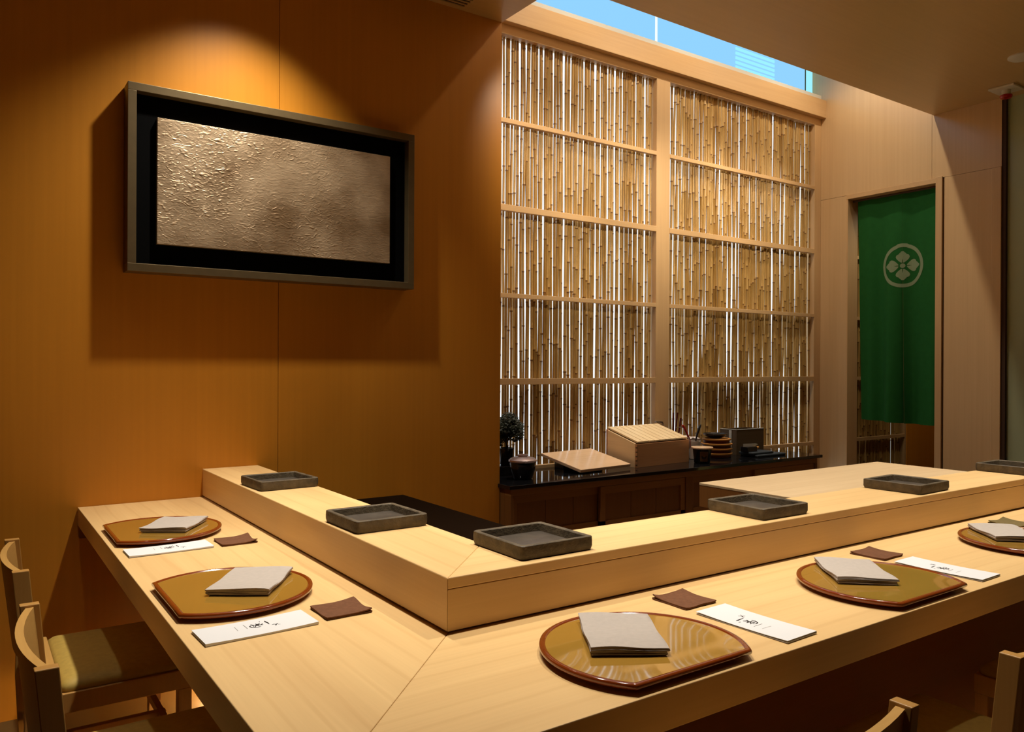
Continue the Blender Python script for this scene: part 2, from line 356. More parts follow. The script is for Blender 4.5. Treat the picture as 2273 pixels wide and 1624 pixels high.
def canes(parent, x0, x1, z0, h, r0, r1, gap, biggap, pbig, wob, base):
    x = x0; k = 0
    while x < x1-.006:
        r = random.uniform(r0, r1)
        o = bpy.data.objects.new('bamboo_cane', cane_mesh(h, r, base+k, wob, random.uniform(-.0016, .0016))); C.objects.link(o)
        o.parent = parent; o.location = (x+r, BY+.035+random.uniform(-.006, .006), z0)
        o.rotation_euler = (math.pi if random.random() < .35 else 0, 0, 0)
        if o.rotation_euler[0]: o.location.z = z0+h
        x += 2*r + (random.uniform(.5, 1)*biggap if random.random() < pbig else random.uniform(-.1, 1)*gap); k += 1
sc = thing('bamboo_screen', 'tall bamboo cane screen in a pale wood frame behind the black worktop', 'screen', (0, 0, 0))
LV = [3.195, 2.700, 2.200, 1.695, 1.198, .690]
obj('top_rail', MB().box(EX, RX-.002, BY-.012, BY+.055, 3.195, 3.252), 'frame_x', sc, .0015)
obj('mullion', MB().box(2.957, 3.083, BY-.012, BY+.055, .02, 3.195), 'frame_z', sc, .0015)
obj('stile', MB().box(4.690, RX-.002, BY-.012, BY+.055, .02, 3.195), 'frame_z', sc, .0015)
obj('bottom_rail', MB().box(EX, RX-.002, BY-.012, BY+.055, 0, .02), 'frame_x', sc)
for i, z in enumerate(LV[1:]):
    th = .036 if i in (1, 3) else .026
    obj('rail', MB().box(EX, 2.957, BY-.014, BY+.012, z-th/2, z+th/2), 'frame_x', sc, .0015)
    obj('rail', MB().box(3.083, 4.690, BY-.014, BY+.012, z-th/2, z+th/2), 'frame_x', sc, .0015)
canes(sc, EX+.002, 2.956, .45, 2.76, .0072, .0096, .0056, .0095, .16, .0044, 100)
canes(sc, 3.085, 4.690, .45, 2.76, .0074, .0098, .0038, .0140, .14, .0068, 500)
s2 = thing('bamboo_screen', 'dim bamboo cane screen seen through the doorway under the green curtain', 'screen', (0, 0, 0))
obj('stile', MB().box(6.02, 6.043, BY-.012, BY+.055, .02, 2.80), 'frame_z', s2)
obj('bottom_rail', MB().box(RX+.13, 6.043, BY-.012, BY+.055, 0, .02), 'frame_x', s2)
for z in LV[1:]:
    obj('rail', MB().box(RX+.13, 6.02, BY-.014, BY+.012, z-.013, z+.013), 'frame_x', s2)
canes(s2, RX+.135, 6.018, .02, 2.78, .0085, .0112, .0012, .006, .07, .002, 900)

# ------------------------------------------------------------------ the counter
A, B_, H = .45, .4466, .1132
SL = .068
WLX, WRY, XE = .2258, .225, 4.7
ct = bs = thing('sushi_counter', 'pale wooden L-shaped counter with a mitred corner, laid with trays', 'counter', (0, 0, 0))
lg = thing('counter_ledge', 'raised pale wooden ledge along the counter, carrying square dark dishes', 'ledge', (0, 0, ZC))
e = .0003
obj('counter_slab', MB().prism([(-A, -B_+e*2), (-e, -e*0+e), (.06, .06), (.06, WY-.002), (-A, WY-.002)], ZC-SL, ZC), 'hinoki_y', ct, .0016)
obj('counter_slab', MB().prism([(-A+e*2, -B_), (XE, -B_), (XE, .06), (.061, .06), (e, -e)], ZC-SL, ZC), 'hinoki_x', ct, .0016)
# raised ledge: body and top board on each arm
g0 = .004
obj('ledge_board', MB().prism([(0, e), (WLX, WRY+e), (WLX, WY-.001), (0, WY-.001)], g0, H), 'hinoki_y', lg, .0022)
obj('ledge_board', MB().prism([(e, .0), (XE, .0), (XE, WRY), (WLX+e, WRY)], H-.0235, H), 'hinoki_x', lg, .0022)
obj('ledge_front', MB().prism([(e, .0), (XE, .0), (XE, WRY), (WLX+e, WRY)], g0, H-.0242), 'hinoki_x', lg, .0012)
obj('ledge_plinth', MB().prism([(.008, .008), (XE, .008), (XE, WRY-.01), (WLX-.01, WRY-.01), (WLX-.01, WY-.01), (.008, WY-.01)], 0, g0), 'dark_gap', lg)
obj('base_panel', MB().box(-.085, -.045, -.045, WY-.001, .11, ZC-SL), 'base', bs)
obj('base_panel', MB().box(-.085, XE, -.125, -.085, .11, ZC-SL), 'base', bs)
obj('base_panel', MB().box(-.085, -.045, -.085, -.045, .11, ZC-SL), 'base', bs)
obj('kick_board', MB().box(.04, .06, .06, WY-.001, 0, .11), 'base', bs)
obj('kick_board', MB().box(.04, XE, .04, .06, 0, .11), 'base', bs)
obj('back_panel', MB().box(.19, .21, .24, WY-.001, 0, ZC-.001), 'base', bs)
obj('back_panel', MB().box(.19, XE, .19, .21, 0, ZC-.001), 'base', bs)
obj('kick_light', MB().box(.0, .02, .06, WY-.05, .095, .108), 'led', bs)
obj('kick_light', MB().box(.05, XE, .0, .02, .095, .108), 'led', bs)
obj('wall_bracket', MB().box(-A+.004, -A+.03, WY-.03, WY-.001, ZC-SL-.045, ZC-SL), 'base', bs)
# chef's side: dark prep counter, chopping table
pc = thing('prep_counter', 'low dark prep counter behind the ledge beside the veneer wall', 'counter', (.57, 1.1, 0))
obj('worktop', MB().box(-.358, .3435, -.86, WY-1.1-.001, .655, .676), 'darktop', pc, .002)
obj('body', MB().box(-.35, .33, -.84, WY-1.1-.002, 0, .655), 'darktop', pc)
tb = thing('chopping_table', 'thick pale wooden chopping table butted against the ledge on the chef side', 'table', (2.02, .42, 0))
obj('table_top', MB().box(-.588, .590, -.194, .202, .853, .8625), 'tabletop', tb, .0015)
obj('apron', MB().box(-.587, .589, -.1935, .201, .775, .853), 'cab_z', tb)
obj('base', MB().box(-.54, .54, -.19, .17, 0, .775), 'base', tb)

# ------------------------------------------------------------------ back cabinet and worktop
wk = thing('back_worktop', 'polished black stone worktop in front of the bamboo screen', 'worktop', (2.77, 2.13, 0))
obj('stone_slab', MB().box(-1.315, 1.315, -.245, .24, .664, .684), 'black', wk, .002)
cb = thing('back_cabinet', 'low dark wooden cabinet with sliding doors under the black worktop', 'cabinet', (2.77, 2.13, 0))
ox, oy = 2.77, 2.13
def bxl(x0, x1, y0, y1, z0, z1): return MB().box(x0-ox, x1-ox, y0-oy, y1-oy, z0, z1)
obj('carcass', bxl(1.47, 4.045, 1.955, 2.36, .06, .662), 'cab_z', cb)
obj('top_rail', bxl(1.47, 4.045, 1.90, 1.955, .630, .662), 'cab_x', cb, .001)
obj('bottom_rail', bxl(1.47, 4.045, 1.90, 1.955, .03, .075), 'cab_x', cb, .001)
for x0, x1 in ((1.47, 1.492), (2.742, 2.802), (4.015, 4.045)): obj('post', bxl(x0, x1, 1.90, 1.955, .075, .630), 'cab_z', cb, .001)
def door(x0, x1, y):
    d = obj('door', bxl(x0, x1, y, y+.02, .078, .118).box(x0-ox, x1-ox, y-oy, y+.02-oy, .585, .627).box(x0-ox, x1-ox, y-oy, y+.02-oy, .40, .435)
            .box(x0-ox, x0+.035-ox, y-oy, y+.02-oy, .118, .585).box(x1-.035-ox, x1-ox, y-oy, y+.02-oy, .118, .585), 'cab_x', cb)
    n = 3
    for k in range(n):
        a = x0+.035+(x1-x0-.07)*k/n; b2 = x0+.035+(x1-x0-.07)*(k+1)/n
        obj('board', bxl(a+.0015, b2-.0015, y+.008, y+.016, .118, .585), 'cab_z', d)
door(1.494, 2.13, 1.930); door(2.075, 2.740, 1.906); door(2.804, 3.44, 1.930); door(3.385, 4.013, 1.906)

# ------------------------------------------------------------------ framed artwork
PX0, PX1, PZ0, PZ1 = -.2975, .9194, ZC+.8946, ZC+1.6134
pw, phh = PX1-PX0, PZ1-PZ0
pa = thing('framed_artwork', 'crinkled gold-leaf artwork in a deep bronze frame on the veneer wall', 'artwork', ((PX0+PX1)/2, WY, PZ0))
fr = .031
obj('frame_side', MB().box(-pw/2, -pw/2+fr, -.09, -.001, fr, phh-fr), 'bronze', pa, .0015)
obj('frame_side', MB().box(pw/2-fr, pw/2, -.09, -.001, fr, phh-fr), 'bronze', pa, .0015)
obj('frame_side', MB().box(-pw/2, pw/2, -.09, -.001, 0, fr), 'bronze', pa, .0015)
obj('frame_side', MB().box(-pw/2, pw/2, -.09, -.001, phh-fr, phh), 'bronze', pa, .0015)
obj('matting', MB().box(-pw/2+fr, pw/2-fr, -.05, -.010, fr, phh-fr), 'blackframe', pa)
ax0, ax1 = -.190-(PX0+PX1)/2, .802-(PX0+PX1)/2
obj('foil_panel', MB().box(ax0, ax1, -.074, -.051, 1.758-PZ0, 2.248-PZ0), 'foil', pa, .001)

# ------------------------------------------------------------------ curtain in the doorway
NX, NY0, NY1, NT, NB = RX+.06, 1.487, 2.093, DZ-.012, ZC+.130
def fold(y, z):
    t = max(0, min(1, (NT-z)/(NT-NB))); u = (y-NY0)/(NY1-NY0)
    f = .040*math.sin(u*15.5+.6) + .010*math.sin(u*31+1.3)
    c = math.exp(-((u-.575)/.10)**2) - .8*math.exp(-((u-.37)/.08)**2)
    return -(f*(.15+t*.85)*.6 + .075*c*t**1.2)
def ncurve(y, z):
    """edge draw-in: the cloth hangs slightly narrower at the hem"""
    t = max(0, min(1, (NT-z)/(NT-NB))); return y - (y-NY0-.02)*.06*t
nr = thing('noren_curtain', 'green split doorway curtain printed with a pale flower crest in a ring', 'curtain', (NX, 1.79, NB))
def noren(y0, y1, name, hem):
    mb = MB(); ny, nz = 22, 46; vs = []
    for side in (0, .0016):
        for j in range(nz+1):
            for i in range(ny+1):
                y = y0+(y1-y0)*i/ny; z = NT-(NT-NB-hem(y))*j/nz
                vs.append((fold(y, z)+side, ncurve(y, z)-1.79, z-NB))
    n1 = (ny+1)*(nz+1); fs = []
    for k in (0, 1):
        for j in range(nz):
            for i in range(ny):
                a = k*n1+j*(ny+1)+i; fs.append((a, a+1, a+ny+2, a+ny+1) if k else (a, a+ny+1, a+ny+2, a+1))
    for i in range(ny): fs.append((nz*(ny+1)+i, n1+nz*(ny+1)+i, n1+nz*(ny+1)+i+1, nz*(ny+1)+i+1))
    for j in range(nz):
        for i in (0, ny): a = j*(ny+1)+i; fs.append((a, a+n1, a+n1+ny+1, a+ny+1))
    mb.add(vs, fs); return obj(name, mb, 'green', nr, smooth=1.2)
YM = 1.742
noren(NY0, YM-.0005, 'curtain_panel', lambda y: .0)
noren(YM+.0005, NY1, 'curtain_panel', lambda y: .004+(y-YM)*.03)
mb = MB().tube([(0, NY0-.015-1.79, NT-NB), (0, D1-.004-1.79, NT-NB)], .008); obj('curtain_rod', mb, 'bark', nr)
# crest: ring and four-petalled flower, printed on the cloth (follows its folds)
CY, CZ = YM, ZC+1.283
def onto(pts2):
    return [(fold(CY+a, CZ+b)-.0016, ncurve(CY+a, CZ+b)-1.79, CZ+b-NB) for a, b in pts2]
ring = MB(); n = 64; vs = []
for k in range(n):
    t = k*2*math.pi/n; s_ = 1.0 + (.035 if abs(math.sin(t)-1) < .02 else 0)
    vs += [(.130*math.cos(t), .132*math.sin(t)*s_), (.142*math.cos(t), .145*math.sin(t)*s_), (.153*math.cos(t), .158*math.sin(t)*s_)]
ring.add(onto(vs), [f for k in range(n) for f in ((k*3, k*3+1, ((k+1)%n)*3+1, ((k+1)%n)*3), (k*3+1, k*3+2, ((k+1)%n)*3+2, ((k+1)%n)*3+1))])
obj('crest_ring', ring, 'crest', nr)
fl = MB()
def petal(ang, ln):
    # outline of one petal: two rounded lobes and a pointed tip, with a cut at the base
    half = [(.026, .010), (.040, .026), (.058, .041), (.074, .046), (.088, .040), (.094, .026), (.103, .020), (.110, .012), (.118, .007)]
    k = ln/.118
    out = []
    for sgn in (1, -1):
        q = [(u*k, v*sgn*.98) for u, v in half]
        c = [(u*k, .0025*sgn if u < .056 else 0) for u, v in half]
        rows = []
        for (u, v), (cu, cv) in zip(q, c):
            rows.append([(u + (cu-u)*f_, v + (cv-v)*f_) for f_ in (0, .5, 1)])
        pts2 = []
        for r_ in rows:
            for u, v in r_: pts2.append(rot2(u, v, ang))
        fs = [(i*3+j, i*3+j+1, (i+1)*3+j+1, (i+1)*3+j) for i in range(len(rows)-1) for j in range(2)]
        fl.add(onto(pts2), fs)
for k, ln in ((0, .120), (1, .106), (2, .120), (3, .106)): petal(k*math.pi/2, ln)
obj('crest_flower', fl, 'crest', nr)
cn = MB(); cn.add(onto([(0, 0)]+[(.017*math.cos(t*math.pi/8), .017*math.sin(t*math.pi/8)) for t in range(16)]), [(0, i+1, (i+1)%16+1) for i in range(16)])
obj('crest_centre', cn, 'crest', nr)

# ------------------------------------------------------------------ ceiling fittings
sd = thing('ceiling_speaker', 'round white disc fitting flush on the ceiling', 'ceiling fitting', (4.12, .655, CEIL))
obj('disc', MB().lathe([(.072, 0), (.072, -.006), (.062, -.012), (.001, -.013)], 32), 'whiteplastic', sd, smooth=.6)
sp = thing('ceiling_sensor', 'white square ceiling plate carrying a red sensor near the glazed partition', 'ceiling fitting', (4.60, .945, CEIL))
obj('plate', MB().box(-.075, .075, -.075, .075, -.014, 0), 'whiteplastic', sp, .004)
obj('neck', MB().lathe([(.026, -.014), (.026, -.045), (.001, -.045)], 20), 'whiteplastic', sp)
obj('lens', MB().lathe([(.034, -.045), (.036, -.052), (.030, -.064), (.001, -.068)], 24), 'redlens', sp, smooth=.8)
vt = thing('air_vent', 'dark slotted air grille in the ceiling by the picture wall', 'vent', (1.10, 1.86, CEIL))
obj('backing', MB().box(-.35, .11, -.045, .045+.045, -.003, 0), 'blackframe', vt)
for k in range(6): obj('slat', MB().box(-.35, .11, -.045+k*.026, -.045+k*.026+.010, -.008, -.003), 'ceilwood', vt)

# ------------------------------------------------------------------ place settings
G = 'place settings along the counter'
def tray_proto():
    r0, cut, n = .198, -.1345, 56
    def outline(inset, rr=None):
        r = r0-inset; c = cut+inset; a0 = math.asin(c/r)
        pts = [(r*math.cos(a0+(math.pi-2*a0)*k/n), r*math.sin(a0+(math.pi-2*a0)*k/n)) for k in range(n+1)]
        x0, x1 = pts[-1][0], pts[0][0]
        return pts + [(x0+(x1-x0)*k/6, c) for k in range(1, 6)]
    t = thing('half_moon_tray', '', 'tray', (0, 0, 0), 0, 'half-moon lacquer trays')
    lp = lambda ins, z: [(x, y, z) for x, y in outline(ins)]
    obj('rim', MB().loft([lp(.014, .006), lp(.004, .0085), lp(.0005, .012), lp(0, .0155), lp(.0012, .0185), lp(.005, .0197), lp(.0100, .0192), lp(.0122, .0165)], True, True), 'rim', t, smooth=.9)
    obj('foot', MB().loft([lp(.030, 0), lp(.028, .0065)]), 'rim', t)
    # the lacquered well, very slightly dished
    loops = [lp(.0118, .0172)]
    for k in (.03, .06, .10): loops.append(lp(k, .0166))
    obj('lacquer_well', MB().loft(loops, False, True), 'tray', t, smooth=.9)
    return t
def napkin_proto(seed):
    rg = random.Random(seed)
    w, l = .143, .195; t = thing('folded_napkin', '', 'napkin', (0, 0, 0), 0, 'folded linen napkins')
    # folded strip seen end-on: four layers joined by round folds
    lay = [.0018, .0050, .0082, .0114]; th = .0014
    cl = []
    for i, z in enumerate(lay):
        xs_ = [-w/2+.004+(w-.008)*k/7 - .0015*i*(1 if i % 2 else -1) for k in range(8)]
        if i % 2: xs_.reverse()
        cl += [(x, z) for x in xs_]
        if i < 3:
            s_ = 1 if i % 2 == 0 else -1; xe = xs_[-1]; zm = (z+lay[i+1])/2; rr = (lay[i+1]-z)/2
            cl += [(xe+s_*rr*math.sin(a), zm-rr*math.cos(a)) for a in (math.pi*.25, math.pi*.5, math.pi*.75)]
    m = len(cl); left = []; right = []
    for i, (x, z) in enumerate(cl):
        a = Vector(cl[max(0, i-1)]); b = Vector(cl[min(m-1, i+1)]); d = (b-a).normalized(); nrm = Vector((-d.y, d.x))
        left.append((x+nrm.x*th, z+nrm.y*th)); right.append((x-nrm.x*th, z-nrm.y*th))
    prof = left + right[::-1]
    loops = []; p1, p2 = rg.uniform(0, 6), rg.uniform(0, 6)
    for k in range(15):
        y = -l/2 + l*k/14
        lp = []
        for x, z in prof:
            lift = .0035*(z/.0114)*(math.sin(x*30+p1)*.5+.5)*(abs(y)/(l/2))**2 + .0012*(z/.0114)*math.sin(y*38+p2)
            edge = (.0022*math.sin(z*900+p1) + .0015*math.sin(x*60+p2))*(1 if k in (0, 14) else 0)
            lp.append((x+.0012*math.sin(y*45+z*200+p1), y+edge, z+lift))
        loops.append(lp)
    obj('cloth', MB().loft(loops), 'napkin', t, smooth=.9)
    return t
def ribbon(mb, pts, w, z=0.0):
    n = len(pts); L_ = []; R_ = []
    for i, (x, y) in enumerate(pts):
        a = Vector(pts[max(0, i-1)]); b = Vector(pts[min(n-1, i+1)]); d = (b-a).normalized(); ww = w[i] if isinstance(w, list) else w
        L_.append((x-d.y*ww/2, y+d.x*ww/2, z)); R_.append((x+d.y*ww/2, y-d.x*ww/2, z))
    mb.add(L_+R_, [(i, i+1, n+i+1, n+i) for i in range(n-1)])
def card_proto():
    # local y runs along the card, top of the writing at +y
    w, l = .100, .229; t = thing('menu_card', '', 'card', (0, 0, 0), 0, 'white printed cards beside the trays')
    zf = lambda y: .0036 + .0022*(abs(y)/(l/2))**2
    up_, lo = [], []
    n = 10
    for k in range(n+1):
        y = -l/2+l*k/n; up_.append((y, zf(y))); lo.append((y, .0008+.0010*(abs(y)/(l/2))**2))
    mb = MB()
    for rowz, th in ((up_, .0007), (lo, .0007)):
        mb.loft([[(-w/2, y, z), (w/2, y, z), (w/2, y, z+th), (-w/2, y, z+th)] for y, z in rowz])
    obj('paper', mb, 'card', t)
    obj('fold_edge', MB().loft([[(w/2-.0008, y, .0010), (w/2, y, .0010), (w/2, y, z), (w/2-.0008, y, z)] for y, z in up_]), 'card', t)
    zi = zf(.0)+.0011
    ink = MB()
    # top sign
    ribbon(ink, [(.004, .044), (.010, .038), (.017, .035)], [.0016, .0030, .0012], zi)
    ribbon(ink, [(.010, .039), (.006, .034), (.007, .030)], [.0020, .0026, .0010], zi)
    ribbon(ink, [(.014, .046), (.012, .041)], [.0010, .0020], zi)
    # single slanting brush stroke
    ribbon(ink, [(-.026, .026), (-.020, .0255), (-.010, .0275), (.0, .027)], [.0012, .0040, .0030, .0016], zi)
    ribbon(ink, [(-.030, .0165), (-.024, .0150)], [.0016, .0010], zi)
    # large brush-written sign
    ribbon(ink, [(-.014, .018), (-.006, .013), (-.010, .008), (-.017, .004)], [.001, .0028, .0024, .0014], zi)
    ribbon(ink, [(-.018, .014), (-.012, .007), (-.004, .000), (.003, -.004)], [.001, .0030, .0026, .0014], zi)
    ribbon(ink, [(-.004, .016), (-.008, .004), (-.014, -.003), (-.020, -.005)], [.0012, .0026, .0026, .0010], zi)
    ribbon(ink, [(.004, .009), (.006, .001), (.000, -.009), (-.008, -.011), (-.013, -.007), (-.009, -.003), (-.002, -.004)], [.001, .0024, .0030, .0026, .002, .0016, .001], zi)
    ribbon(ink, [(-.019, .005), (-.010, .004), (.002, .006)], [.001, .002, .001], zi)
    obj('lettering', ink, 'ink', t)
    g = MB()
    ribbon(g, [(-.026, -.0185), (.002, -.0185)], .0013, zi); ribbon(g, [(-.024, -.0375), (.005, -.0385)], .0013, zi)
    obj('small_print', g, 'inkgrey', t)
    return t
def coaster_proto(mat, seed):
    rg = random.Random(seed); t = thing('cloth_coaster', '', 'coaster', (0, 0, 0), 0, 'folded cloth coasters')
    n = 9; s_ = .052; ph = [rg.uniform(.5, 1) for _ in range(4)]
    mb = MB()
    for base, th, off in ((.0005, .0022, 0), (.0031, .0024, .0012)):
        top, bot = [], []
        for j in range(n+1):
            for i in range(n+1):
                u, v = i/n*2-1, j/n*2-1
                cr = max(abs(u), abs(v)); sq = 1-.035*(1-abs(u))*(abs(v)**4) - .035*(1-abs(v))*(abs(u)**4)
                if abs(u) > .95 and abs(v) > .95: sq *= .97
                c4 = (u*v)**2
                k = ph[(u > 0)+2*(v > 0)]
                lift = .0075*c4*k*(1 if v > 0 else .25) + .0008*math.sin(u*4+seed)
                x, y = u*s_*sq+off, v*s_*sq*1.02-off
                top.append((x, y, base+th+lift*(base/.0031+.1))); bot.append((x, y, base+lift*(base/.0031)))
        N_ = (n+1)**2; fs = []
        for j in range(n):
            for i in range(n):
                a = j*(n+1)+i; fs += [(a, a+1, a+n+2, a+n+1), (N_+a, N_+a+n+1, N_+a+n+2, N_+a+1)]
        for i in range(n):
            fs += [(i, N_+i, N_+i+1, i+1), (n*(n+1)+i, n*(n+1)+i+1, N_+n*(n+1)+i+1, N_+n*(n+1)+i), (i*(n+1), (i+1)*(n+1), N_+(i+1)*(n+1), N_+i*(n+1)), (i*(n+1)+n, N_+i*(n+1)+n, N_+(i+1)*(n+1)+n, (i+1)*(n+1)+n)]
        mb.add(top+bot, fs)
    obj('cloth', mb, mat, t, smooth=.8)
    return t
def plate_proto(seed):
    rg = random.Random(seed); t = thing('stoneware_tray', '', 'dish', (0, 0, 0), 0, 'square stoneware dishes on the raised ledge')
    hs, rd, nc = .1035, .010, 5
    def sq(h, r, z, jit=0):
        pts = []
        for k, (sx, sy) in enumerate(((1, 1), (-1, 1), (-1, -1), (1, -1))):
            for i in range(nc+1):
                a = (k+i/nc)*math.pi/2; pts.append((sx*(h-r)+r*math.cos(a), sy*(h-r)+r*math.sin(a), z))
            nx_, ny_ = ((-1, 1), (-1, -1), (1, -1), (1, 1))[k]
            a0 = pts[-1]; q = ((-1, 1), (-1, -1), (1, -1), (1, 1))[k]
            for s2_ in (.25, .5, .75):
                ex, ey = q[0]*(h-r), q[1]*(h-r)
                aa = (k+1)*math.pi/2
                b0 = (ex+r*math.cos(aa), ey+r*math.sin(aa))
                pts.append((a0[0]+(b0[0]-a0[0])*s2_, a0[1]+(b0[1]-a0[1])*s2_, z))
        return [(x+rg.uniform(-jit, jit), y+rg.uniform(-jit, jit), zz+rg.uniform(-jit, jit)*.8) for x, y, zz in pts]
    obj('body', MB().loft([sq(hs-.006, rd, .0, 0), sq(hs-.002, rd, .002, .0004), sq(hs, rd, .010, .0006), sq(hs, rd, .022, .0006), sq(hs-.0004, rd, .0312, .0006), sq(hs-.0022, rd, .0326, .0004), sq(hs-.0110, rd*.8, .0324, .0004), sq(hs-.0130, rd*.7, .0305, .0003), sq(hs-.0150, rd*.7, .0125, .0002)], True, False), 'stone', t, smooth=.5)
    obj('floor', MB().loft([sq(hs-.0148, rd*.7, .0128, 0), sq(hs-.03, rd*.7, .0112, 0), sq(hs-.06, rd*.6, .0108, 0)], False, True), 'stone_in', t, smooth=.9)
    t.children[1].name = 'dish_floor'
    return t
hp = math.pi/2
trays = [((.252, -.3025), 0, 'half-moon amber lacquer tray on the long counter arm, first from the mitred corner'),
         ((1.056, -.3045), 0, 'half-moon amber lacquer tray on the long counter arm, second from the mitred corner'),
         ((1.885, -.3035), 0, 'half-moon amber lacquer tray on the long counter arm, third from the mitred corner'),
         ((-.299, .5150), -hp, 'half-moon amber lacquer tray on the short counter arm, beside the mitred corner'),
         ((-.299, 1.335), -hp, 'half-moon amber lacquer tray on the short counter arm, closest to the veneer wall')]
tp = None
for (x, y), a, lb in trays:
    if tp is None: tp = tray_proto(); tp.location = (x, y, ZC); tp.rotation_euler = (0, 0, a); tp['label'] = lb
    else: dup(tp, (x, y, ZC), a, lb)
TZ = ZC+.0180
naps = [((.243, -.249), 57-90, 11, 'folded grey linen napkin on the long-arm tray first from the mitred corner'),
        ((1.056, -.232), 50-90, 12, 'folded grey linen napkin on the long-arm tray second from the mitred corner'),
        ((1.885, -.230), 48-90, 13, 'folded grey linen napkin on the long-arm tray third from the mitred corner'),
        ((-.238, .522), 56-90, 14, 'folded grey linen napkin on the short-arm tray beside the mitred corner'),
        ((-.242, 1.335), 57-90, 15, 'folded grey linen napkin on the short-arm tray closest to the veneer wall')]
for (x, y), a, sd_, lb in naps:
    t = napkin_proto(sd_); t.location = (x, y, TZ); t.rotation_euler = (0, 0, math.radians(a)); t['label'] = lb
cards = [((.569, -.306), 2*math.radians(1), 'white printed card on the long arm beside the tray first from the mitred corner'),
         ((1.363, -.306), math.radians(1), 'white printed card on the long arm, slipped between second and third trays'),
         ((-.309, .246), -hp+math.radians(2), 'white printed card on the short arm between its tray and the mitred corner'),
         ((-.310, 1.083), -hp+math.radians(1), 'white printed card on the short arm between the two trays')]
kp = None
for (x, y), a, lb in cards:
    if kp is None: kp = card_proto(); kp.location = (x, y, ZC); kp.rotation_euler = (0, 0, a); kp['label'] = lb
    else: dup(kp, (x, y, ZC), a, lb)
coas = [((.566, -.110), 0, 'coaster', 1, 'brown cloth coaster on the long arm, first from the mitred corner'),
        ((1.365, -.108), 0, 'coaster', 2, 'brown cloth coaster on the long arm, second from the mitred corner'),
        ((2.185, -.118), 0, 'coaster_o', 3, 'olive cloth coaster on the long arm, third from the mitred corner'),
        ((-.117, .264), -hp, 'coaster', 4, 'brown cloth coaster on the short arm, beside the mitred corner'),
        ((-.119, 1.081), -hp, 'coaster', 5, 'brown cloth coaster on the short arm between the two trays')]
for (x, y), a, mt, sd_, lb in coas:
    t = coaster_proto(mt, sd_); t.location = (x, y, ZC); t.rotation_euler = (0, 0, a+math.radians(random.uniform(-2, 2))); t['label'] = lb
pls = [((.116, 1.387), 3, 'square dark stoneware dish on the short-arm ledge, closest to the veneer wall'),
       ((.114, .582), 1, 'square dark stoneware dish on the short-arm ledge, halfway to the wall'),
       ((.305, .128), 0, 'square dark stoneware dish on the inside corner of the raised ledge'),
       ((1.128, .124), -.5, 'square dark stoneware dish on the ledge at the near end of the chopping table'),
       ((1.936, .118), 2, 'square dark stoneware dish on the ledge alongside the middle of the chopping table'),
       ((2.768, .122), 1, 'square dark stoneware dish on the ledge just past the chopping table')]
for i, ((x, y), a, lb) in enumerate(pls):
    t = plate_proto(30+i); t.location = (x, y, ZC+H); t.rotation_euler = (0, 0, math.radians(a)); t['label'] = lb

# ------------------------------------------------------------------ chairs
def chair_proto():
    """local frame: seat faces +x, width along y"""
    t = thing('dining_chair', '', 'chair', (0, 0, 0), 0, 'wooden chairs drawn up to the counter')
    hw, dp, sz, tz = .243, .43, .385, .737
    for s_ in (-1, 1):
        # rear post: leans back above the seat
        prof = [(.015, 0), (.0, .30), (.002, .40), (-.030, tz)]
        loops = [[(x, s_*(hw-.012)-.012, z), (x+.040, s_*(hw-.012)-.012, z), (x+.040, s_*(hw-.012)+.012, z), (x, s_*(hw-.012)+.012, z)] for x, z in prof]
        obj('back_post', MB().loft(loops), 'chair', t, .002)
        obj('front_leg', MB().box(dp-.042, dp-.004, s_*(hw-.02)-.018, s_*(hw-.02)+.018, 0, sz-.055), 'chair', t, .002)
        obj('seat_rail', MB().box(.035, dp-.002, s_*(hw-.012)-.010, s_*(hw-.012)+.010, sz-.055, sz), 'chair', t, .002)
    obj('seat_rail', MB().box(dp-.024, dp, -hw+.022, hw-.022, sz-.055, sz), 'chair_y', t, .002)
    obj('seat_rail', MB().box(.03, .085, -hw+.03, hw-.03, sz-.055, sz+.032), 'chair_y', t, .004)  # added pale rail standing in for a patch of light on the seat
    # curved back slat
    loops = []
    for k in range(13):
        u = k/12*2-1; y = u*(hw-.0245); bx = -.030*(1-u*u)
        loops.append([(.012+bx, y, .47), (.026+bx, y, .47), (-.002+bx, y, tz-.006), (-.018+bx, y, tz-.006)])
    obj('back_slat', MB().loft(loops), 'chair_y', t, smooth=.7)
    # padded seat
    cx0, cx1, cw = .085, dp-.006, hw-.010; rows = []
    def cl(ins, z):
        pts = []; x0, x1, w, r = cx0+ins, cx1-ins, cw-ins, .02
        for k, (x, y) in enumerate(((x1-r, w-r), (x0+r, w-r), (x0+r, -w+r), (x1-r, -w+r))):
            for i in range(5):
                a = (k+i/4)*math.pi/2; pts.append((x+r*math.cos(a), y+r*math.sin(a), z))
        return pts
    obj('seat_pad', MB().loft([cl(.004, sz-.004), cl(0, sz+.006), cl(.003, sz+.018), cl(.012, sz+.026), cl(.04, sz+.033), cl(.10, sz+.037)]), 'cush', t, smooth=1.2)
    obj('stretcher', MB().box(.03, dp-.03, -.012, .012, .16, .185), 'chair', t, .002)
    for x in (.03, dp-.045): obj('stretcher', MB().box(x-.008, x+.012, -hw+.03, hw-.03, .16, .185), 'chair', t, .002)
    return t
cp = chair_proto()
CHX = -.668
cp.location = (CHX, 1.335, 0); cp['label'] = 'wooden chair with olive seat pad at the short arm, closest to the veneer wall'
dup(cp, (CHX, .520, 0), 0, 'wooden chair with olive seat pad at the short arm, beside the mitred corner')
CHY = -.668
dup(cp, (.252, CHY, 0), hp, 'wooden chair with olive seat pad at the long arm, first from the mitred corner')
dup(cp, (1.105, CHY, 0), hp, 'wooden chair with olive seat pad at the long arm, second from the mitred corner')
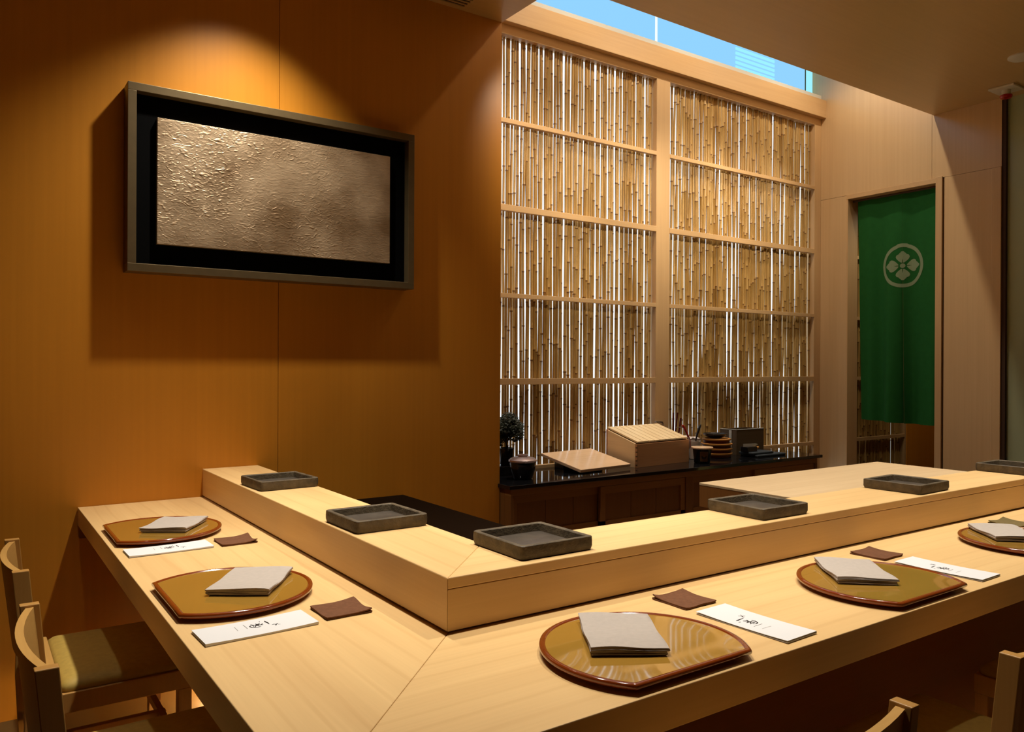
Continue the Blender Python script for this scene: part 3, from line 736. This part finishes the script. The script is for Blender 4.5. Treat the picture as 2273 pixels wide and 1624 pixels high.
dup(cp, (1.905, CHY, 0), hp, 'wooden chair with olive seat pad at the long arm, third from the mitred corner')

# ------------------------------------------------------------------ things on the back worktop
WZ = .684
rb = obj('riser_block', MB().box(-.075, .07, -.055, .06, 0, .052), 'blk', None, .003, loc=(1.675, 2.265, WZ)); tag(rb, 'glossy black block under the bonsai at the end of the worktop', 'block')
bo = thing('bonsai', 'small clipped bonsai with dense dark foliage in a black pot', 'plant', (1.690, 2.265, WZ+.052))
obj('pot', MB().lathe([(.030, 0), (.034, .004), (.042, .085), (.045, .095), (.040, .095), (.037, .082), (.001, .080)], 24), 'blk', bo, smooth=.7)
tr = MB().tube([(0, 0, .078), (.006, .003, .10), (-.004, 0, .13), (.008, .004, .17), (.012, 0, .21)], [.010, .009, .008, .006, .004])
for a, z, l in ((.5, .12, .06), (2.6, .14, .06), (4.2, .15, .07), (5.6, .17, .06), (1.4, .18, .05)):
    tr.tube([(0, 0, z), (l*.5*math.cos(a), l*.5*math.sin(a), z+.025), (l*math.cos(a), l*math.sin(a), z+.035)], [.005, .004, .002], 6)
obj('trunk', tr, 'bark', bo, smooth=1)
lf = MB(); rg = random.Random(5)
blobs = [((.012, 0, .215), .078), ((.062, .01, .205), .058), ((-.055, .0, .205), .058), ((.035, -.03, .175), .055), ((-.03, .035, .18), .055), ((.02, .0, .255), .050), ((-.045, -.01, .150), .034), ((-.055, .01, .115), .028)]
for (cx_, cy_, cz_), r in blobs:
    for k in range(int(r*r*230000)):
        d = Vector((rg.gauss(0, 1), rg.gauss(0, 1), rg.gauss(0, 1))).normalized()*r*(rg.uniform(.3, 1)**.5)
        c = Vector((cx_, cy_, cz_)) + Vector((d.x, d.y, d.z*.82))
        a = Vector((rg.gauss(0, 1), rg.gauss(0, 1), rg.gauss(0, 1))).normalized(); b = a.orthogonal().normalized()
        s_ = rg.uniform(.006, .011)
        lf.add([c-a*s_, c+b*s_*.45, c+a*s_, c-b*s_*.45], [(0, 1, 2, 3)])
fo = obj('foliage', lf, 'leaf', bo); fo['kind'] = 'stuff'
dn = thing('lidded_pot', 'round black pot with a glazed reddish silver lid on the worktop', 'pot', (1.668, 2.075, WZ))
obj('body', MB().lathe([(.048, 0), (.054, .006), (.067, .050), (.071, .088), (.068, .093), (.001, .093)], 40), 'blk', dn, smooth=.7)
obj('lid', MB().lathe([(.073, .0895), (.077, .094), (.076, .102), (.064, .111), (.044, .117), (.028, .120), (.001, .121)], 40), 'lidlac', dn, smooth=.7)
obj('lid_ring', MB().lathe([(.025, .119), (.028, .127), (.029, .130), (.024, .130), (.021, .124), (.001, .123)], 32), 'lidlac', dn, smooth=.7)
# propped serving board
br = thing('serving_board', 'plain pale wooden board propped up beside the slatted chest', 'board', (2.215, 2.20, WZ), math.radians(7))
bd = obj('plank', MB().box(-.215, .215, -.165, .165, -.009, .009), 'lightwood', br, .003)
bd.rotation_euler = (math.radians(11.5), 0, 0); bd.location = (0, 0, .0525)
stb = obj('board_stand', MB().box(-.15, .15, -.045, .045, 0, .0445), 'blk', None, .003, loc=(2.235, 2.290, WZ)); tag(stb, 'low black block under the raised edge of the pale board', 'block')
# slatted chest: lid slopes down towards the front
ch = thing('wooden_chest', 'cedar box with a sloping slatted lid on the black worktop', 'box', (2.733, 2.212, WZ), math.radians(6))
cwid, cd0, cd1, zf_, zb_ = .255, -.125, .122, .140, .215
obj('box_side', MB().box(-cwid, cwid, cd0, cd0+.014, 0, zf_), 'boxwood', ch, .001)
obj('box_side', MB().box(-cwid, cwid, cd1-.014, cd1, 0, zb_), 'boxwood', ch, .001)
for x in (-cwid, cwid-.014):
    mb = MB(); y0, y1 = cd0+.0142, cd1-.0142
    s0 = zf_+(zb_-zf_)*.05; s1 = zb_-(zb_-zf_)*.05
    mb.add([(x, y0, 0), (x+.014, y0, 0), (x+.014, y1, 0), (x, y1, 0), (x, y0, s0), (x+.014, y0, s0), (x+.014, y1, s1), (x, y1, s1)], [(3,2,1,0),(4,5,6,7),(0,1,5,4),(1,2,6,5),(2,3,7,6),(3,0,4,7)])
    obj('box_side', mb, 'lightwood_y' if x < 0 else 'boxwood', ch, .001)  # left side paler: the light falling on it put into the colour
obj('bottom', MB().box(-cwid+.014, cwid-.014, cd0+.014, cd1-.014, 0, .012), 'boxwood', ch)
for k in range(5):
    obj('corner_pin', MB().box(-cwid-.0006, -cwid+.006, cd0-.0006, cd0+.008, .012+k*.026, .020+k*.026), 'darkwood', ch)
ns = 9; sl = (zb_-zf_)/(cd1-cd0)
for k in range(ns):
    x0 = -cwid+.010+(2*cwid-.020)*k/ns; x1 = -cwid+.010+(2*cwid-.020)*(k+1)/ns-.005
    y0, y1 = cd0+.002, cd1-.004; z0 = zf_+.006+sl*.002; z1 = z0+sl*(y1-y0)
    mb = MB().add([(x0,y0,z0),(x1,y0,z0),(x1,y1,z1),(x0,y1,z1),(x0,y0,z0+.010),(x1,y0,z0+.010),(x1,y1,z1+.010),(x0,y1,z1+.010)], [(3,2,1,0),(4,5,6,7),(0,1,5,4),(1,2,6,5),(2,3,7,6),(3,0,4,7)])
    obj('lid_slat', mb, 'lightwood_y', ch, .001)
for yy in (-.08, .07):
    z = zf_+.004+sl*(yy-cd0)
    obj('lid_batten', MB().box(-cwid+.016, cwid-.016, yy-.010, yy+.010, z-.014, z+.000), 'boxwood', ch)
# utensils
ut = thing('utensil_jar', 'dark jar of red lacquer chopsticks behind the slatted chest', 'jar', (3.062, 2.305, WZ))
obj('jar', MB().lathe([(.032, 0), (.036, .004), (.036, .150), (.033, .150), (.032, .01), (.001, .01)], 24), 'blk', ut, smooth=.7)
for dx, dy, tx, tz_ in ((-.012, 0, .012, .300), (.0, .008, .045, .298), (.010, -.006, .052, .262)):
    obj('chopstick', MB().tube([(dx, dy, .012), (dx+tx, dy+.004, tz_)], [.0035, .0065], 8), 'darkred', ut, smooth=1)
fa = tag(obj('chrome_tap', MB().tube([(0, 0, 0), (0, 0, .20), (-.002, 0, .226), (-.010, -.002, .236), (-.04, -.004, .239), (-.075, -.006, .240)], .006, 10), 'steel', None, smooth=1, loc=(3.018, 2.362, WZ)), 'thin bent chrome tap rising behind the slatted chest', 'tap')
cu = thing('utensil_cup', 'small white cup holding a red and a black handled utensil', 'cup', (3.140, 2.195, WZ))
obj('cup', MB().lathe([(.030, 0), (.034, .003), (.040, .118), (.037, .118), (.031, .008), (.001, .008)], 28), 'white', cu, smooth=.7)
obj('red_handle', MB().tube([(-.030, 0, .012), (-.040, .004, .13), (-.062, .008, .165), (-.083, .012, .205), (-.096, .014, .222), (-.104, .015, .226)], [.004, .0045, .009, .011, .009, .004], 10, .55), 'red', cu, smooth=1)
obj('black_handle', MB().tube([(.010, 0, .012), (.012, 0, .125), (.026, .0, .165), (.045, .0, .205), (.056, .0, .222)], [.004, .005, .008, .010, .006], 10, .7), 'blk', cu, smooth=1)
obj('steel_handle', MB().tube([(-.02, .012, .012), (-.06, .02, .20), (-.10, .022, .212), (-.145, .022, .212)], [.003, .003, .004, .0025], 8), 'steel', cu, smooth=1)
pr = thing('lidded_tub', 'dark tub with a flat round wooden lid and a tan label', 'tub', (3.018, 2.022, WZ))
obj('tub', MB().lathe([(.046, 0), (.049, .004), (.058, .088), (.055, .090), (.001, .090)], 36), 'blk', pr, smooth=.7)
obj('lid', MB().lathe([(.066, .0905), (.068, .093), (.068, .099), (.066, .101), (.001, .101)], 40), 'lightwood', pr, smooth=.5)
lab = MB(); vs = []
for j in range(2):
    for i in range(7):
        a = math.radians(-125+ (i-3)*9); z = .014+.062*j; r = .049+.009*(z-.004)/.084+.0008; vs.append((r*math.cos(a), r*math.sin(a), z))
lab.add(vs, [(i, i+1, i+8, i+7) for i in range(6)])
obj('label', lab, plain('tan_label', (.16, .085, .03), .7), pr)
mk = MB()
r_m = .049+.009*(.043-.004)/.084+.0016
pts = [(r_m*math.cos(math.radians(-125)+.016*math.cos(t*math.pi/6)/r_m), r_m*math.sin(math.radians(-125)+.016*math.cos(t*math.pi/6)/r_m), .043+.016*math.sin(t*math.pi/6)) for t in range(12)]
mk.add(pts, [tuple(range(12))]); obj('label_mark', mk, 'ink', pr)
# dark block and towel
db = obj('dark_block', MB().box(-.052, .048, -.038, .045, 0, .098), 'blk', None, .004, loc=(3.190, 2.318, WZ)); tag(db, 'black box carrying the folded towel behind the white cup', 'box')
tw = MB(); loops = []
for k in range(15):
    u = k/14*2-1; x = u*.088
    z = .022 - max(0, abs(u)-.45)*.02 + .004*math.sin(u*9)
    loops.append([(x, -.052+.006*math.sin(u*5), z-.022 if abs(u) < .47 else z-.020), (x, .05, z-.022 if abs(u) < .47 else z-.020), (x, .052, z+.004), (x, .02, z+.010+.003*math.sin(u*7)), (x, -.02, z+.009+.003*math.cos(u*8)), (x, -.054+.006*math.sin(u*5), z+.003)])
tag(obj('folded_towel', tw.loft(loops), 'towel', None, smooth=.9, loc=(3.190, 2.320, WZ+.1025)), 'pale folded towel draped over the black box on the worktop', 'towel')
# stack of bentwood trays with a black bowl
def rtray(z, r, lb):
    t = thing('bentwood_tray', lb, 'tray', (3.365, 2.205, z), 0, 'stacked bentwood trays')
    obj('tray_body', MB().lathe([(r-.012, 0), (r-.008, .003), (r-.010, .020), (r-.016, .020), (r-.018, .004), (.001, .004)], 36), 'darkred', t, smooth=.6)
    obj('tray_rim', MB().lathe([(r-.010, .0185), (r, .0200), (r+.001, .0290), (r-.004, .0310), (r-.018, .0310), (r-.018, .0200)], 36), 'ringwood', t, smooth=.6)
names = ['lowest', 'second lowest', 'second highest', 'topmost']
for k in range(4): rtray(WZ+k*.0312, .103 if k < 3 else .094, 'round bentwood tray with dark sides, %s of its stack' % names[k])
bw = thing('black_bowl', 'shallow black bowl on top of the stacked bentwood trays', 'bowl', (3.350, 2.205, WZ+4*.0312))
obj('bowl', MB().lathe([(.036, 0), (.038, .003), (.060, .012), (.079, .028), (.082, .033), (.078, .033), (.058, .016), (.001, .010)], 36), 'blk', bw, smooth=.7)
# dark wooden bin, knife, cloths
bn = thing('dark_bin', 'dark brown wooden bin with a pale metal corner strip on the worktop', 'bin', (3.690, 2.257, WZ))
obj('bin_side', MB().box(-.145, .145, -.072, -.062, 0, .172), 'darkwood', bn, .001)
obj('bin_side', MB().box(-.145, .145, .062, .072, 0, .172), 'darkwood', bn, .001)
obj('bin_side', MB().box(-.145, -.135, -.062, .062, 0, .172), 'darkwood', bn, .001)
obj('bin_side', MB().box(.135, .145, -.062, .062, 0, .172), 'darkwood', bn, .001)
obj('top_edge', MB().box(-.146, .146, -.073, -.061, .172, .175).box(-.146, -.134, -.061, .073, .172, .175), 'greysteel', bn)
obj('corner_strip', MB().box(-.1475, -.1450, -.030, -.008, .045, .168), 'greysteel', bn)
sb1 = obj('folded_cloth', MB().box(-.15, .15, -.075, .075, 0, .016), 'slate', None, .006, loc=(3.700, 2.085, WZ)); tag(sb1, 'wide folded dark blue cloth lying flat before the dark bin', 'cloth')
sb2 = obj('folded_cloth', MB().box(-.11, .11, -.06, .06, 0, .016), 'slate', None, .006, loc=(3.635, 2.092, WZ+.0162)); tag(sb2, 'smaller folded dark cloth stacked on the wide dark blue cloth', 'cloth')
kb = obj('knife_rest', MB().box(-.05, .05, -.03, .03, 0, .034), 'blk', None, .003, loc=(3.565, 2.098, WZ+.0324)); tag(kb, 'small black block under the pale bladed knife', 'block')
kn = thing('kitchen_knife', 'pale bladed knife with a brown handle resting on the black block', 'knife', (3.580, 2.098, WZ+.0665))
mb = MB().add([(-.07, 0, .0), (.05, 0, 0), (.085, 0, .010), (.06, 0, .017), (-.07, 0, .020), (-.07, .002, .0), (.05, .002, 0), (.085, .002, .010), (.06, .002, .017), (-.07, .002, .020)], [(0,1,2,3,4), (9,8,7,6,5)]+[(i, (i+1)%5, (i+1)%5+5, i+5) for i in range(5)])
obj('blade', mb, 'greysteel', kn)
obj('handle', MB().tube([(.028, -.006, -.012), (.075, -.006, -.010)], .009, 8), 'ringwood', kn, smooth=1)
cb2 = obj('black_canister', MB().lathe([(.020, 0), (.022, .003), (.022, .072), (.018, .078), (.001, .078)], 20), 'blk', None, smooth=.6, loc=(3.885, 2.26, WZ)); tag(cb2, 'small black canister beside the dark wooden bin', 'canister')
